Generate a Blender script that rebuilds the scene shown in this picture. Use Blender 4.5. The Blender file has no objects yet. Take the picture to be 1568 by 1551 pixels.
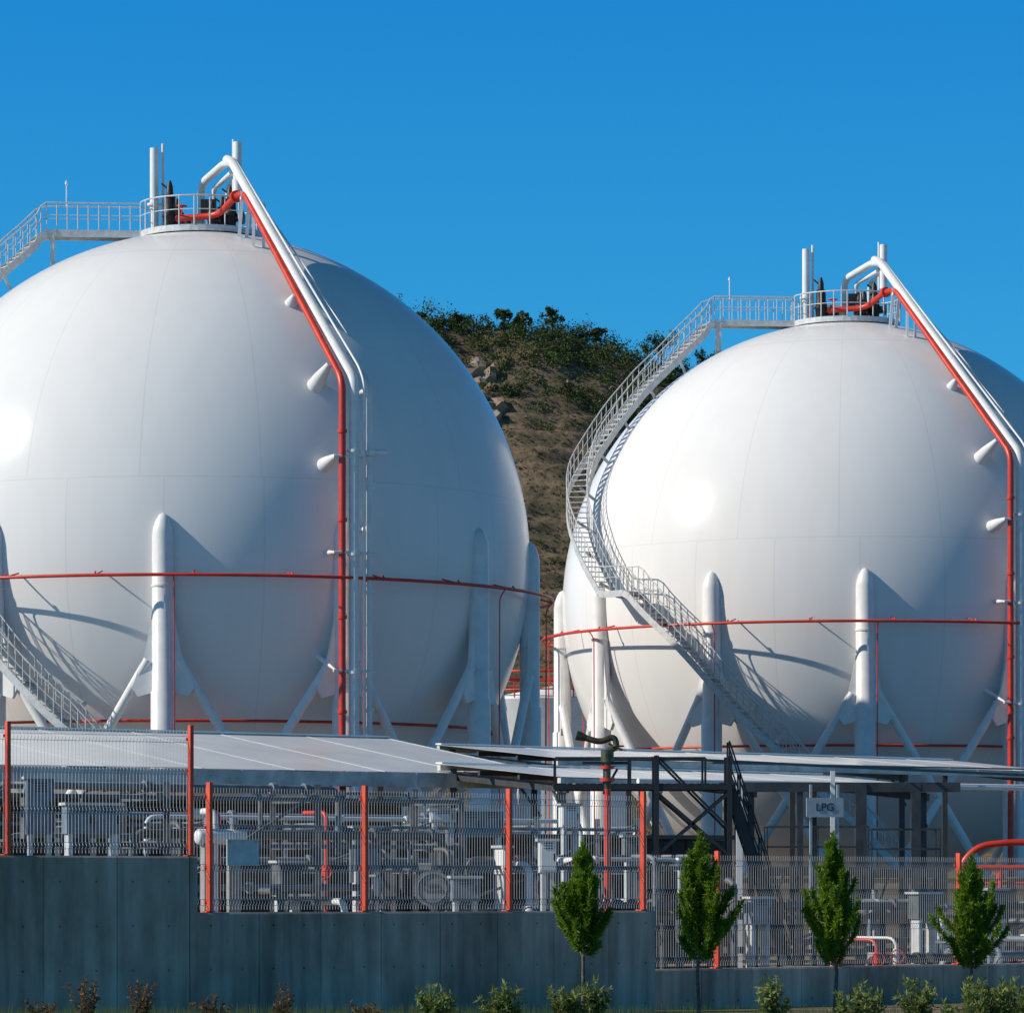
import bpy, math, random, bisect, bmesh
import numpy as np
from mathutils import Vector, noise
random.seed(7); rng=np.random.default_rng(7)
F=6270.0; EYE=3.0; GZ=0.9
S=bpy.context.scene
def W(px,py,d):
    "image pixel and depth -> metres (x right, y away, z up)"
    return Vector(((px-784)*d/F, d, EYE+(1364-py)*d/F))
rad=math.radians
# ------------------------------------------------------------------ materials
def mat(name,col,rough=0.5,metal=0.0,var=0.12,scale=3.0,bump=0.0,col2=None,stretch=None,spec=0.5):
    m=bpy.data.materials.new(name); m.use_nodes=True
    n=m.node_tree.nodes; l=m.node_tree.links; b=n['Principled BSDF']
    tc=n.new('ShaderNodeTexCoord'); mp=n.new('ShaderNodeMapping')
    l.new(tc.outputs['Object'],mp.inputs[0])
    if stretch: mp.inputs['Scale'].default_value=stretch
    nz=n.new('ShaderNodeTexNoise'); nz.inputs['Scale'].default_value=scale; nz.inputs['Detail'].default_value=6
    nz.inputs['Roughness'].default_value=0.65
    l.new(mp.outputs[0],nz.inputs['Vector'])
    rp=n.new('ShaderNodeValToRGB'); c=np.array(col)
    c2=np.array(col2) if col2 is not None else c*(1-var*1.6)
    rp.color_ramp.elements[0].position=0.35; rp.color_ramp.elements[0].color=(*c2,1)
    rp.color_ramp.elements[1].position=0.62; rp.color_ramp.elements[1].color=(*np.minimum(c*(1+var*0.3),1),1)
    l.new(nz.outputs['Fac'],rp.inputs[0]); l.new(rp.outputs[0],b.inputs['Base Color'])
    b.inputs['Roughness'].default_value=rough; b.inputs['Metallic'].default_value=metal
    b.inputs['Specular IOR Level'].default_value=spec
    if bump>0:
        bp=n.new('ShaderNodeBump'); bp.inputs['Strength'].default_value=bump; bp.inputs['Distance'].default_value=0.03
        l.new(nz.outputs['Fac'],bp.inputs['Height']); l.new(bp.outputs[0],b.inputs['Normal'])
    return m
M_white=mat('white_painted_steel',(0.80,0.79,0.77),0.4,var=0.07,scale=1.5,spec=0.3)
M_galv=mat('galvanised_steel',(0.62,0.62,0.61),0.5,0.1,var=0.14,scale=4)
M_wire=mat('galvanised_wire',(0.42,0.43,0.43),0.5,0.1,var=0.1)
M_red=mat('red_fire_pipe_paint',(0.68,0.045,0.02),0.4,var=0.15,scale=2)
M_post=mat('orange_red_post_paint',(0.86,0.10,0.035),0.55,var=0.14,scale=3)
M_black=mat('black_steel',(0.02,0.02,0.022),0.5,var=0.2)
M_dark=mat('dark_grey_steel',(0.05,0.053,0.058),0.5,var=0.25)
M_grey=mat('grey_steel',(0.11,0.12,0.13),0.5,var=0.3)
M_pale=mat('shade_toned_pale_steel',(0.22,0.24,0.26),0.55,var=0.35)  # this and M_grey darkened in colour to stand in for shade on equipment
M_blue=mat('pale_blue_steel',(0.20,0.25,0.30),0.5,var=0.2)
M_yel=mat('yellow_paint',(0.6,0.42,0.04),0.5,var=0.2)
M_brass=mat('olive_brass',(0.12,0.11,0.06),0.4,0.5,var=0.3,scale=8)
M_conc=mat('concrete_plinth',(0.35,0.34,0.32),0.9,var=0.2,bump=0.3)
M_roof=mat('white_metal_roofing',(0.85,0.85,0.83),0.22,var=0.08,scale=0.5,spec=0.9)
M_fasc=mat('grey_gutter',(0.70,0.66,0.60),0.5,var=0.3,scale=1)
M_backdrop=mat('shade_dark_cladding',(0.06,0.066,0.072),0.7,var=0.3,scale=0.8)  # dark colour stands in for the shade behind the fence
M_bark=mat('bark',(0.17,0.125,0.09),0.9,var=0.4,scale=20)
def leafmat(name,c,c2,scale=1.5,tr=0.3):
    m=mat(name,c,0.6,var=0.3,scale=scale,col2=c2,spec=0.25)
    n=m.node_tree.nodes; l=m.node_tree.links; b=n['Principled BSDF']; out=n['Material Output']
    t=n.new('ShaderNodeBsdfTranslucent'); mx=n.new('ShaderNodeMixShader'); mx.inputs[0].default_value=tr
    src=b.inputs['Base Color'].links[0].from_socket
    l.new(src,t.inputs[0]); l.new(b.outputs[0],mx.inputs[1]); l.new(t.outputs[0],mx.inputs[2]); l.new(mx.outputs[0],out.inputs[0])
    return m
M_pine=leafmat('pine_needles',(0.21,0.32,0.022),(0.07,0.15,0.012),4.0,0.35)
M_bush=leafmat('shrub_leaves',(0.24,0.29,0.08),(0.11,0.15,0.04),3.0,0.35)
M_hillg=leafmat('hill_scrub',(0.080,0.110,0.028),(0.028,0.048,0.014),0.22,0.15)
M_dry=leafmat('dry_grass_blades',(0.22,0.12,0.05),(0.10,0.07,0.03),3.0)

def wallmat():
    m=mat('board_marked_concrete',(0.44,0.375,0.30),0.9,scale=0.9,bump=0.25,col2=(0.27,0.225,0.17),stretch=(1,1,0.5))
    n=m.node_tree.nodes; l=m.node_tree.links; b=n['Principled BSDF']
    src=b.inputs['Base Color'].links[0].from_socket
    tc=n.new('ShaderNodeTexCoord'); sp=n.new('ShaderNodeSeparateXYZ'); l.new(tc.outputs['Object'],sp.inputs[0])
    def M(op,a,b2=None):
        q=n.new('ShaderNodeMath'); q.operation=op
        for i,v in enumerate((a,b2)):
            if v is None: continue
            if isinstance(v,(int,float)): q.inputs[i].default_value=v
            else: l.new(v,q.inputs[i])
        return q.outputs[0]
    fx=M('FRACT',M('MULTIPLY',sp.outputs['X'],1/1.25))
    seam=M('LESS_THAN',fx,0.02)
    mp=n.new('ShaderNodeMapping'); mp.inputs['Scale'].default_value=(5,5,0.45); l.new(tc.outputs['Object'],mp.inputs[0])
    nz=n.new('ShaderNodeTexNoise'); nz.inputs['Scale'].default_value=1.0; nz.inputs['Detail'].default_value=5; l.new(mp.outputs[0],nz.inputs[0])
    st=M('MULTIPLY',M('SUBTRACT',nz.outputs['Fac'],0.5),1.3)
    wn=n.new('ShaderNodeTexWhiteNoise'); wn.noise_dimensions='1D'; l.new(M('FLOOR',M('MULTIPLY',sp.outputs['X'],1/1.25)),wn.inputs['W'])
    pt=M('MULTIPLY',M('SUBTRACT',wn.outputs['Value'],0.5),0.3)
    k=M('ADD',M('ADD',M('ADD',1.0,st),pt),M('MULTIPLY',seam,-0.4))
    hx=M('ABSOLUTE',M('SUBTRACT',M('FRACT',M('MULTIPLY',sp.outputs['X'],1/0.62)),0.5)); hz=M('ABSOLUTE',M('SUBTRACT',M('FRACT',M('MULTIPLY',sp.outputs['Z'],1/0.7)),0.5))
    hole=M('LESS_THAN',M('ADD',M('POWER',M('MULTIPLY',hx,0.62),2.0),M('POWER',M('MULTIPLY',hz,0.7),2.0)),0.0004)
    k=M('ADD',k,M('MULTIPLY',hole,-0.6))
    mx=n.new('ShaderNodeMix'); mx.data_type='RGBA'; mx.blend_type='MULTIPLY'; mx.inputs[0].default_value=1
    l.new(src,mx.inputs[6]); cc=n.new('ShaderNodeCombineColor')
    for i in range(3): l.new(k,cc.inputs[i])
    l.new(cc.outputs[0],mx.inputs[7]); l.new(mx.outputs[2],b.inputs['Base Color'])
    return m
M_wall=wallmat()
def shellmat():
    m=bpy.data.materials.new('tank_white_enamel'); m.use_nodes=True
    n=m.node_tree.nodes; l=m.node_tree.links; b=n['Principled BSDF']
    tc=n.new('ShaderNodeTexCoord'); sp=n.new('ShaderNodeSeparateXYZ'); l.new(tc.outputs['Object'],sp.inputs[0])
    def M(op,a,b2=None):
        q=n.new('ShaderNodeMath'); q.operation=op
        for i,v in enumerate((a,b2)):
            if v is None: continue
            if isinstance(v,(int,float)): q.inputs[i].default_value=v
            else: l.new(v,q.inputs[i])
        return q.outputs[0]
    az=M('MULTIPLY',M('ARCTAN2',sp.outputs['Y'],sp.outputs['X']),1/(2*math.pi))
    up=M('GREATER_THAN',sp.outputs['Z'],2.0)
    def mer(N,off):
        fr=M('FRACT',M('ADD',M('MULTIPLY',az,N),off))
        d=M('ABSOLUTE',M('SUBTRACT',fr,0.5))
        return M('LESS_THAN',d,0.0004*N)
    a=M('MULTIPLY',mer(18,0.3),up); c=M('MULTIPLY',mer(22,0.12),M('SUBTRACT',1.0,up))
    h1=M('LESS_THAN',M('ABSOLUTE',M('SUBTRACT',sp.outputs['Z'],2.0)),0.025)
    h2=M('LESS_THAN',M('ABSOLUTE',M('ADD',sp.outputs['Z'],7.0)),0.025)
    h3=M('LESS_THAN',M('ABSOLUTE',M('SUBTRACT',sp.outputs['Z'],10.6)),0.025)
    seam=M('MINIMUM',M('ADD',M('ADD',a,c),M('ADD',M('ADD',h1,h2),h3)),1.0)
    nz=n.new('ShaderNodeTexNoise'); nz.inputs['Scale'].default_value=0.35; nz.inputs['Detail'].default_value=7; l.new(tc.outputs['Object'],nz.inputs[0])
    mp=n.new('ShaderNodeMapping'); mp.inputs['Scale'].default_value=(1.6,1.6,0.12); l.new(tc.outputs['Object'],mp.inputs[0])
    ns=n.new('ShaderNodeTexNoise'); ns.inputs['Scale'].default_value=1.0; ns.inputs['Detail'].default_value=5; l.new(mp.outputs[0],ns.inputs[0])
    k=M('ADD',M('SUBTRACT',1.0,M('MULTIPLY',seam,0.075)),M('ADD',M('MULTIPLY',M('SUBTRACT',nz.outputs['Fac'],0.5),0.08),M('MULTIPLY',M('SUBTRACT',ns.outputs['Fac'],0.5),0.07)))
    cc=n.new('ShaderNodeCombineColor')
    l.new(M('MULTIPLY',k,0.80),cc.inputs[0]); l.new(M('MULTIPLY',k,0.785),cc.inputs[1]); l.new(M('MULTIPLY',k,0.765),cc.inputs[2])
    l.new(cc.outputs[0],b.inputs['Base Color'])
    b.inputs['Roughness'].default_value=0.20; b.inputs['Specular IOR Level'].default_value=0.10
    bp=n.new('ShaderNodeBump'); bp.inputs['Strength'].default_value=0.2; bp.inputs['Distance'].default_value=0.03
    l.new(M('ADD',M('MULTIPLY',seam,0.6),M('MULTIPLY',nz.outputs['Fac'],0.6)),bp.inputs['Height']); l.new(bp.outputs[0],b.inputs['Normal'])
    return m
M_shell=shellmat()

# ------------------------------------------------------------------ mesh builder
class MB:
    def __init__(s): s.v=[]; s.f=[]; s.sm=[]
    def add(s,vs,fs,smooth=False):
        o=len(s.v); s.v+= [tuple(v) for v in vs]; s.f+=[tuple(i+o for i in f) for f in fs]; s.sm+=[smooth]*len(fs); return s
    def tube(s,pts,r,n=10,closed=False,cap=True):
        pts=[Vector(p) for p in pts]; N=len(pts)
        rs=r if isinstance(r,(list,tuple)) else [r]*N
        tang=[]
        for i in range(N):
            if closed: t=pts[(i+1)%N]-pts[i-1]
            elif i==0: t=pts[1]-pts[0]
            elif i==N-1: t=pts[-1]-pts[-2]
            else: t=(pts[i+1]-pts[i]).normalized()+(pts[i]-pts[i-1]).normalized()
            tang.append(t.normalized() if t.length>1e-9 else Vector((0,0,1)))
        a=Vector((0,0,1)) if abs(tang[0].z)<0.9 else Vector((1,0,0))
        u=tang[0].cross(a).normalized(); vs=[]
        for i in range(N):
            u=(u-tang[i]*u.dot(tang[i])).normalized(); w=tang[i].cross(u)
            for k in range(n):
                q=2*math.pi*(k+0.5)/n; vs.append(pts[i]+(u*math.cos(q)+w*math.sin(q))*rs[i])
        fs=[]
        for i in range(N if closed else N-1):
            j=(i+1)%N
            for k in range(n):
                k2=(k+1)%n; fs.append((i*n+k,i*n+k2,j*n+k2,j*n+k))
        s.add(vs,fs,n>4)
        if cap and not closed:
            s.add(vs[:n],[tuple(range(n))[::-1]]); s.add(vs[-n:],[tuple(range(n))])
        return s
    def box(s,c,d,rz=0.0):
        c=Vector(c); x,y,z=[q/2 for q in d]; ca,sa=math.cos(rz),math.sin(rz); vs=[]
        for dz in(-z,z):
            for dx,dy in((-x,-y),(x,-y),(x,y),(-x,y)):
                vs.append((c.x+dx*ca-dy*sa,c.y+dx*sa+dy*ca,c.z+dz))
        return s.add(vs,[(3,2,1,0),(4,5,6,7),(0,1,5,4),(1,2,6,5),(2,3,7,6),(3,0,4,7)])
    def beam(s,p,q,w,h):
        p=Vector(p);q=Vector(q);t=(q-p).normalized()
        a=Vector((0,0,1)) if abs(t.z)<0.95 else Vector((0,1,0))
        u=t.cross(a).normalized(); v=u.cross(t); vs=[]
        for e in(p,q):
            for i,j in((-1,-1),(1,-1),(1,1),(-1,1)): vs.append(e+u*w/2*i+v*h/2*j)
        return s.add(vs,[(3,2,1,0),(4,5,6,7),(0,1,5,4),(1,2,6,5),(2,3,7,6),(3,0,4,7)])
    def ring(s,c,r,rt,n=96,k=8):
        return s.tube([(c[0]+r*math.cos(2*math.pi*i/n),c[1]+r*math.sin(2*math.pi*i/n),c[2]) for i in range(n)],rt,k,closed=True)
    def make(s,name,m,parent=None,origin=(0,0,0)):
        me=bpy.data.meshes.new(name); o=Vector(origin)
        me.from_pydata([(v[0]-o.x,v[1]-o.y,v[2]-o.z) for v in s.v],[],s.f)
        me.polygons.foreach_set('use_smooth',s.sm); me.materials.append(m); me.update()
        ob=bpy.data.objects.new(name,me); S.collection.objects.link(ob)
        if parent is not None: ob.parent=parent
        else: ob.location=o
        return ob
def empty(name,loc=(0,0,0),rz=0):
    e=bpy.data.objects.new(name,None); e.location=loc; e.rotation_euler=(0,0,rz); S.collection.objects.link(e); return e
def elbow(pts,rb=0.3,n=5):
    "round the corners of a polyline"
    pts=[Vector(p) for p in pts]; out=[pts[0]]
    for i in range(1,len(pts)-1):
        a=(pts[i-1]-pts[i]); b=(pts[i+1]-pts[i]); r=min(rb,a.length*0.45,b.length*0.45)
        p0=pts[i]+a.normalized()*r; p2=pts[i]+b.normalized()*r
        for k in range(n+1):
            t=k/n; out.append(p0*(1-t)**2+pts[i]*2*t*(1-t)+p2*t*t)
    out.append(pts[-1]); return out

# ------------------------------------------------------------------ spherical tanks
R=12.0
def pol(phi,r,z): a=rad(phi); return Vector((r*math.sin(a),-r*math.cos(a),z))
def tank(loc,ncol,colphi):
    P=empty('spherical_gas_tank',loc)
    bpy.ops.mesh.primitive_uv_sphere_add(segments=224,ring_count=112,radius=R)
    o=bpy.context.object; o.name='shell'; o.data.materials.append(M_shell); o.parent=P
    for p in o.data.polygons: p.use_smooth=True
    bot=GZ-loc[2]
    col=MB(); br=MB(); pl=MB(); st=360/ncol
    for i in range(ncol):
        ph=colphi+i*st
        c=lambda z: pol(ph,R*1.0,z)
        col.tube([c(bot+0.4),c(-5.3),c(-5.25),c(0.0),c(0.25),c(0.5),c(0.67),c(0.73)],[0.42,0.42,0.37,0.37,0.33,0.24,0.13,0.02],20)
        col.tube([c(-1.75),c(-1.68)],0.40,20)
        pl.box(c(bot+0.2),(1.5,1.5,0.4),rad(ph)); col.box(c(bot+0.43),(1.0,1.0,0.06),rad(ph))
        tdir=Vector((math.cos(rad(ph)),math.sin(rad(ph)),0)); nd=pol(ph,1,0)
        for sg in(-1,1):
            a=[(0.30,-2.0),(0.42,-3.0),(0.62,-4.0),(1.05,-5.15),(0.85,-5.45),(0.30,-5.3)]
            vs=[c(z)+tdir*s*sg-nd*0.07 for s,z in a]+[c(z)+tdir*s*sg+nd*0.07 for s,z in a]
            k=6; fs=[tuple(range(k)),tuple(range(2*k-1,k-1,-1))]+[(j,(j+1)%k,(j+1)%k+k,j+k) for j in range(k)]
            br.add(vs,fs)
            c2=pol(ph+sg*st,R,bot+1.0)
            br.tube([c(-4.2)+tdir*sg*0.50,c2-tdir*sg*0.1],0.17,12)
    col.make('support_columns',M_white,P); br.make('cross_braces',M_white,P); pl.make('column_plinths',M_conc,P)
    rr=MB(); rr.ring((0,0,-1.4),12.85,0.06,128); rr.ring((0,0,-6.2),10.75,0.055,96)
    for i in range(24):
        ph=colphi+5+i*15; rr.tube([pol(ph,12.85,-1.4),pol(ph,12.0,-1.2)],0.03,6)
        z=-6.2; rr.tube([pol(ph,10.75,z),pol(ph,10.2,z)],0.03,6)
        rr.tube([pol(ph,12.85,-1.4),pol(ph,12.75,-1.27)],0.035,6)
    for i in range(0,ncol,1):
        ph=colphi+i*st+2.0
        rr.tube(elbow([pol(ph,12.85,-1.4),pol(ph,12.6,-1.7),pol(ph,12.55,bot+0.3)],0.2),0.026,6)
    rr.make('deluge_ring_pipes',M_red,P)
    # deck
    zd=12.05; dk=MB(); rd=2.3; n=48
    vs=[];fs=[]
    prof=[(0.5,zd),(rd,zd),(rd,zd-0.22),(rd-0.08,zd-0.22),(rd-0.08,zd-0.06),(0.5,zd-0.06)]
    for i in range(n):
        a=2*math.pi*i/n
        for r,z in prof: vs.append((r*math.cos(a),r*math.sin(a),z))
    k=len(prof)
    for i in range(n):
        j=(i+1)%n
        for q in range(k): fs.append((i*k+q,j*k+q,j*k+(q+1)%k,i*k+(q+1)%k))
    dk.add(vs,fs)
    dk.tube([(0,0,11.5),(0,0,zd-0.08)],1.55,32)
    for i in range(16):
        a=2*math.pi*i/16; c,s=math.cos(a),math.sin(a)
        zz=math.sqrt(R*R-4.4); dk.beam((2.1*c,2.1*s,zz-0.05),(2.1*c,2.1*s,zd-0.1),0.08,0.08)
        dk.beam((1.5*c,1.5*s,zd-0.13),(2.2*c,2.2*s,zd-0.13),0.06,0.12)
    dk.make('top_deck',M_galv,P)
    rl=MB()
    A0=-84.7
    gap=0.2
    ang0=rad(A0)-math.pi/2
    n=40
    for h,rt in((1.05,0.03),(0.55,0.018)):
        rl.tube([(rd*math.cos(ang0+gap+(2*math.pi-2*gap)*i/n),rd*math.sin(ang0+gap+(2*math.pi-2*gap)*i/n),zd+h) for i in range(n+1)],rt,6)
    for i in range(25):
        a=ang0+gap+(2*math.pi-2*gap)*i/24; rl.tube([(rd*math.cos(a),rd*math.sin(a),zd),(rd*math.cos(a),rd*math.sin(a),zd+1.05)],0.028,5)
    key=[(-84.7,2.25,12.0),(-84.7,5.9,12.0),(-79.7,7.3,10.5),(-76.7,9.05,8.8),(-73.7,10.75,6.8),(-71.7,11.8,5.2),(-67.7,12.4,3.8),(-60.7,12.8,2.1),(-52.0,13.0,0.0),(-45.0,13.1,0.0),(-33.5,13.2,-2.35),(-24.2,13.2,-4.65),(-14.5,13.2,-6.7),(0,13.2,-10.0),(14,13.2,bot+0.05)]
    pts=[]
    for i in range(len(key)-1):
        a,b=key[i],key[i+1]; m=10
        for j in range(m):
            t=j/m
            if i<1: pa=pol(*a); pb=pol(*b); pts.append(pa.lerp(pb,t)); continue
            k0=key[max(i-1,1)]; k3=key[min(i+2,len(key)-1)]
            def cr(q0,q1,q2,q3): return 0.5*((2*q1)+(-q0+q2)*t+(2*q0-5*q1+4*q2-q3)*t*t+(-q0+3*q1-3*q2+q3)*t**3)
            ph=cr(k0[0],a[0],b[0],k3[0]); r=cr(k0[1],a[1],b[1],k3[1]); z=a[2]+(b[2]-a[2])*t
            pts.append(pol(ph,r,z))
    pts.append(pol(*key[-1]))
    L=[0]
    for i in range(1,len(pts)): L.append(L[-1]+(pts[i]-pts[i-1]).length)
    def at(s):
        s=max(0,min(L[-1],s))
        i=min(max(bisect.bisect_right(L,s)-1,0),len(L)-2)
        return pts[i].lerp(pts[i+1],(s-L[i])/max(1e-9,L[i+1]-L[i]))
    def side(s):
        t=at(s+0.3)-at(s-0.3); t.z=0; t.normalize(); return Vector((t.y,-t.x,0)),t
    tot=L[-1]; hw=0.42; stg=MB(); tr=MB()
    nS=int(tot/0.38)
    for sg in(-1,1):
        edge=[at(i*tot/nS)+side(i*tot/nS)[0]*hw*sg for i in range(nS+1)]
        for i in range(nS): stg.beam(edge[i]+Vector((0,0,-0.06)),edge[i+1]+Vector((0,0,-0.06)),0.04,0.26)
        rl.tube([e+Vector((0,0,1.05)) for e in edge],0.026,6); rl.tube([e+Vector((0,0,0.6)) for e in edge],0.016,5)
        for i in range(0,nS+1): rl.tube([edge[i],edge[i]+Vector((0,0,1.05))],0.019,5)
    nt=int(tot/0.3)
    for i in range(nt):
        s=(i+0.5)*tot/nt; p=at(s); u,t=side(s); flat=abs(at(s+0.1).z-at(s-0.1).z)<0.03
        tr.box((p.x,p.y,p.z),(0.31 if flat else 0.24,2*hw-0.05,0.03),math.atan2(t.y,t.x))
    for i in range(3,int(tot/1.9)):
        s=i*1.9; p=at(s)
        if p.z<-7.5: break
        d=p.normalized(); q=d*R*0.995
        if (p-q).length<3.2:
            stg.beam(p+Vector((0,0,-0.2)),q+Vector((0,0,-0.5)),0.1,0.1)
    p=at(3.2); zz=math.sqrt(R*R-p.x**2-p.y**2)
    for sg in(-1,1):
        q=p+side(3.2)[0]*0.38*sg; stg.beam((q.x,q.y,zz-0.2),(q.x,q.y,11.9),0.14,0.14)
    stg.make('stair_stringers',M_galv,P); tr.make('stair_treads',M_galv,P); rl.make('handrails',M_galv,P)
    # product pipes
    wp=MB(); rp=MB(); bk=MB(); sup=MB()
    zb=5.3; PW=28.0; PR=26.1; PT=30.7
    bigp=elbow([Vector((-0.05,0.1,12.0)),Vector((-0.05,0.1,13.9)),Vector((0.95,-1.9,14.3)),pol(PW,2.75,14.2)],0.45,7)
    wp.tube(bigp,0.145,16); wp.tube(elbow([pol(PW,2.2,14.42),pol(PW,2.7,14.25),pol(PW,12.75,zb),pol(PW,12.75,bot+0.5)],0.35,6),0.175,20)
    wp.tube([(1.42,-2.0,13.2),(1.42,-2.0,15.05)],0.16,14); wp.tube([(1.25,-1.7,13.2),(1.25,-1.7,15.2)],0.05,8)
    wp.tube(elbow([(0.42,-0.1,12.0),(0.42,-0.1,13.7),(1.2,-1.9,13.95)],0.35),0.10,12)
    wp.tube(elbow([(0.95,-0.5,12.0),(0.95,-0.5,13.65),(1.4,-1.9,13.85)],0.3),0.08,12)
    wp.tube(elbow([pol(PT,11.2,6.4),pol(PT,12.72,5.2),pol(PT,12.72,bot+0.5)],0.35),0.105,14)
    wp.tube([pol(PT,12.72,2.75),pol(PT,12.72,2.95)],0.22,16); wp.tube([pol(PT,12.72,2.9),pol(PT+2.5,12.9,2.9)],0.10,10)
    for z in(2.9,-0.6,-4.6):
        wp.tube([pol(PW,12.75,z-0.05),pol(PW,12.75,z+0.05)],0.24,16); wp.tube([pol(PT,12.72,z-1.3),pol(PT,12.72,z-1.2)],0.17,14)
    wp.tube(elbow([pol(PW+1.3,2.9,14.25),pol(PW+1.3,12.6,5.75),pol(PW+1.3,12.95,5.2),pol(PW+1.3,12.95,bot+0.5)],0.3),0.045,8)
    wp.tube(elbow([pol(31.0,3.6,13.3),pol(31.2,8.0,9.75),pol(32.5,10.5,7.2)],0.2),0.035,8)
    wp.tube([(-1.72,-0.5,12.0),(-1.72,-0.5,15.1)],0.16,16); wp.tube([(-1.42,-0.3,12.0),(-1.42,-0.3,15.3)],0.06,8)
    wp.tube([(-1.72,-0.5,13.0),(-1.72,-0.5,13.08)],0.26,16)
    wp.tube([(-0.2,-0.8,12.0),(-0.2,-0.8,12.6)],0.16,14)
    wp.tube([pol(-86,4.95,13.0),pol(-86,4.95,13.95)],0.025,6); wp.tube([pol(-86,4.95,13.8),pol(-86,4.95,13.9)],0.06,8)
    rp.tube(elbow([(-0.85,-1.3,12.4),(0.7,-1.7,12.45),pol(PR,3.2,12.95),pol(PR,4.0,12.95),pol(PR,12.72,zb),pol(PR,12.72,bot+0.4)],0.45,6),0.12,14)
    rp.tube([pol(PR,3.15,12.93),pol(PR,3.3,12.93)],0.22,14)
    for z in(3.5,0.5,-2.8,-6.0): rp.tube([pol(PR,12.72,z),pol(PR,12.72,z+0.12)],0.16,14)
    rp.ring((-0.65,-1.35,12.85),0.18,0.025,20,6); rp.tube([(-0.65,-1.35,12.4),(-0.65,-1.35,12.85)],0.03,6)
    rp.tube([(-0.85,-1.35,12.85),(-0.45,-1.35,12.85)],0.02,6)
    def valve(x,y,h,s=1.0):
        b0=12.0
        bk.tube([(x,y,b0),(x,y,b0+0.12*s)],0.24*s,14)
        bk.tube([(x,y,b0+0.05),(x,y,b0+0.1+0.35*s),(x,y,b0+0.1+0.38*s),(x,y,b0+0.1+0.48*s),(x,y,b0+0.1+h*0.62),(x,y,b0+0.1+h*0.64),(x,y,b0+0.1+h*0.88),(x,y,b0+0.1+h)],[0.17*s,0.21*s,0.27*s,0.19*s,0.18*s,0.12*s,0.10*s,0.04*s],14)
        bk.tube([(x,y,b0+0.38*s),(x+0.38*s,y-0.1,b0+0.38*s)],0.13*s,12); bk.tube([(x+0.35*s,y-0.1,b0+0.38*s),(x+0.43*s,y-0.12,b0+0.38*s)],0.21*s,12)
        bk.beam((x,y,b0+h*0.85),(x-0.26*s,y,b0+h*1.0),0.05,0.06)
        bk.box((x,y-0.02,b0+h*0.72),(0.34*s,0.3*s,0.07))
    valve(-1.12,-0.9,1.75,1.15); valve(-0.95,0.3,1.3,1.0); valve(1.1,-1.2,1.5,1.15); valve(0.75,-0.3,1.3,1.0); valve(0.45,-1.35,0.95,0.9)
    bk.box((0.3,-1.0,12.85),(0.55,0.4,0.55)); bk.tube([(0.35,-1.0,12.0),(0.35,-1.0,12.6)],0.1,10); bk.box((-0.3,0.6,12.35),(0.5,0.4,0.5))
    def horn(phi,r,z,r0=0.30):
        p=pol(phi,r,z); q=p.normalized()*(R-0.05); sup.tube([q,q.lerp(p,0.35),p],[r0,r0*0.85,r0*0.3],16)
    def onl(phi,t,ra=4.0,za=12.95): return (phi,ra+(12.72-ra)*t,za+(zb-za)*t)
    horn(*onl(25.3,0.56),0.24); horn(*onl(25.3,0.92),0.30)
    for z,r0 in((2.7,0.27),(-0.55,0.10),(-4.55,0.10)):
        horn(24.9,12.8,z,r0); sup.tube([pol(24.5,12.8,z),pol(31.5,12.8,z)],0.05,8)
    for z in(0.3,5.0): sup.tube([pol(PT,12.7,z),pol(PT,11.9,z)],0.10,10)
    for ph in(PR-1,PW+1.5):
        sup.beam(pol(ph,3.7,11.35),pol(ph,4.0,13.0),0.12,0.12); sup.beam(pol(ph,5.1,10.7),pol(ph,5.1,11.9),0.10,0.10)
    sup.beam(pol(PR-2,4.0,12.75),pol(PW+3,4.0,12.75),0.12,0.1)
    wp.make('white_product_pipes',M_white,P); rp.make('red_fire_main',M_red,P); bk.make('relief_valves',M_black,P); sup.make('pipe_supports',M_white,P)
    return P
tank((-11.34,150,15.0),12,-2.0)
tank((14.14,173.5,15.0),12,-1.0)

# ------------------------------------------------------------------ far storage tank between
P=empty('storage_tank',(2.6,262,GZ))
a=MB(); a.tube([(0,0,0),(0,0,14.2),(0,0,14.25),(0,0,15.2)],[5,5,5.05,0.1],48); a.make('shell',M_white,P)
a=MB(); a.ring((0,0,15.3),4.9,0.06,48); a.ring((0,0,14.8),4.9,0.05,48)
for i in range(24): a.tube([(4.9*math.cos(i*math.pi/12),4.9*math.sin(i*math.pi/12),14.2),(4.9*math.cos(i*math.pi/12),4.9*math.sin(i*math.pi/12),15.3)],0.05,5)
a.ring((0,0,15.9),5.5,0.1,48); a.make('red_guard_rail',M_red,P)

# ------------------------------------------------------------------ ground
g=MB(); g.add([(-3000,-200,GZ),(3000,-200,GZ),(3000,5000,GZ),(-3000,5000,GZ)],[(0,1,2,3)])
gm=mat('ground_earth',(0.27,0.19,0.115),0.95,var=0.2,scale=0.4,col2=(0.16,0.12,0.075))
n=gm.node_tree.nodes; l=gm.node_tree.links; b=n['Principled BSDF']; src=b.inputs['Base Color'].links[0].from_socket
tc=n.new('ShaderNodeTexCoord'); sp=n.new('ShaderNodeSeparateXYZ'); l.new(tc.outputs['Object'],sp.inputs[0])
mr=n.new('ShaderNodeMapRange'); mr.inputs[1].default_value=61; mr.inputs[2].default_value=66; l.new(sp.outputs['Y'],mr.inputs[0])
mx=n.new('ShaderNodeMix'); mx.data_type='RGBA'; l.new(mr.outputs[0],mx.inputs[0]); mx.inputs[6].default_value=(0.09,0.085,0.04,1); l.new(src,mx.inputs[7]); l.new(mx.outputs[2],b.inputs['Base Color'])
g.make('ground',gm)

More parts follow.
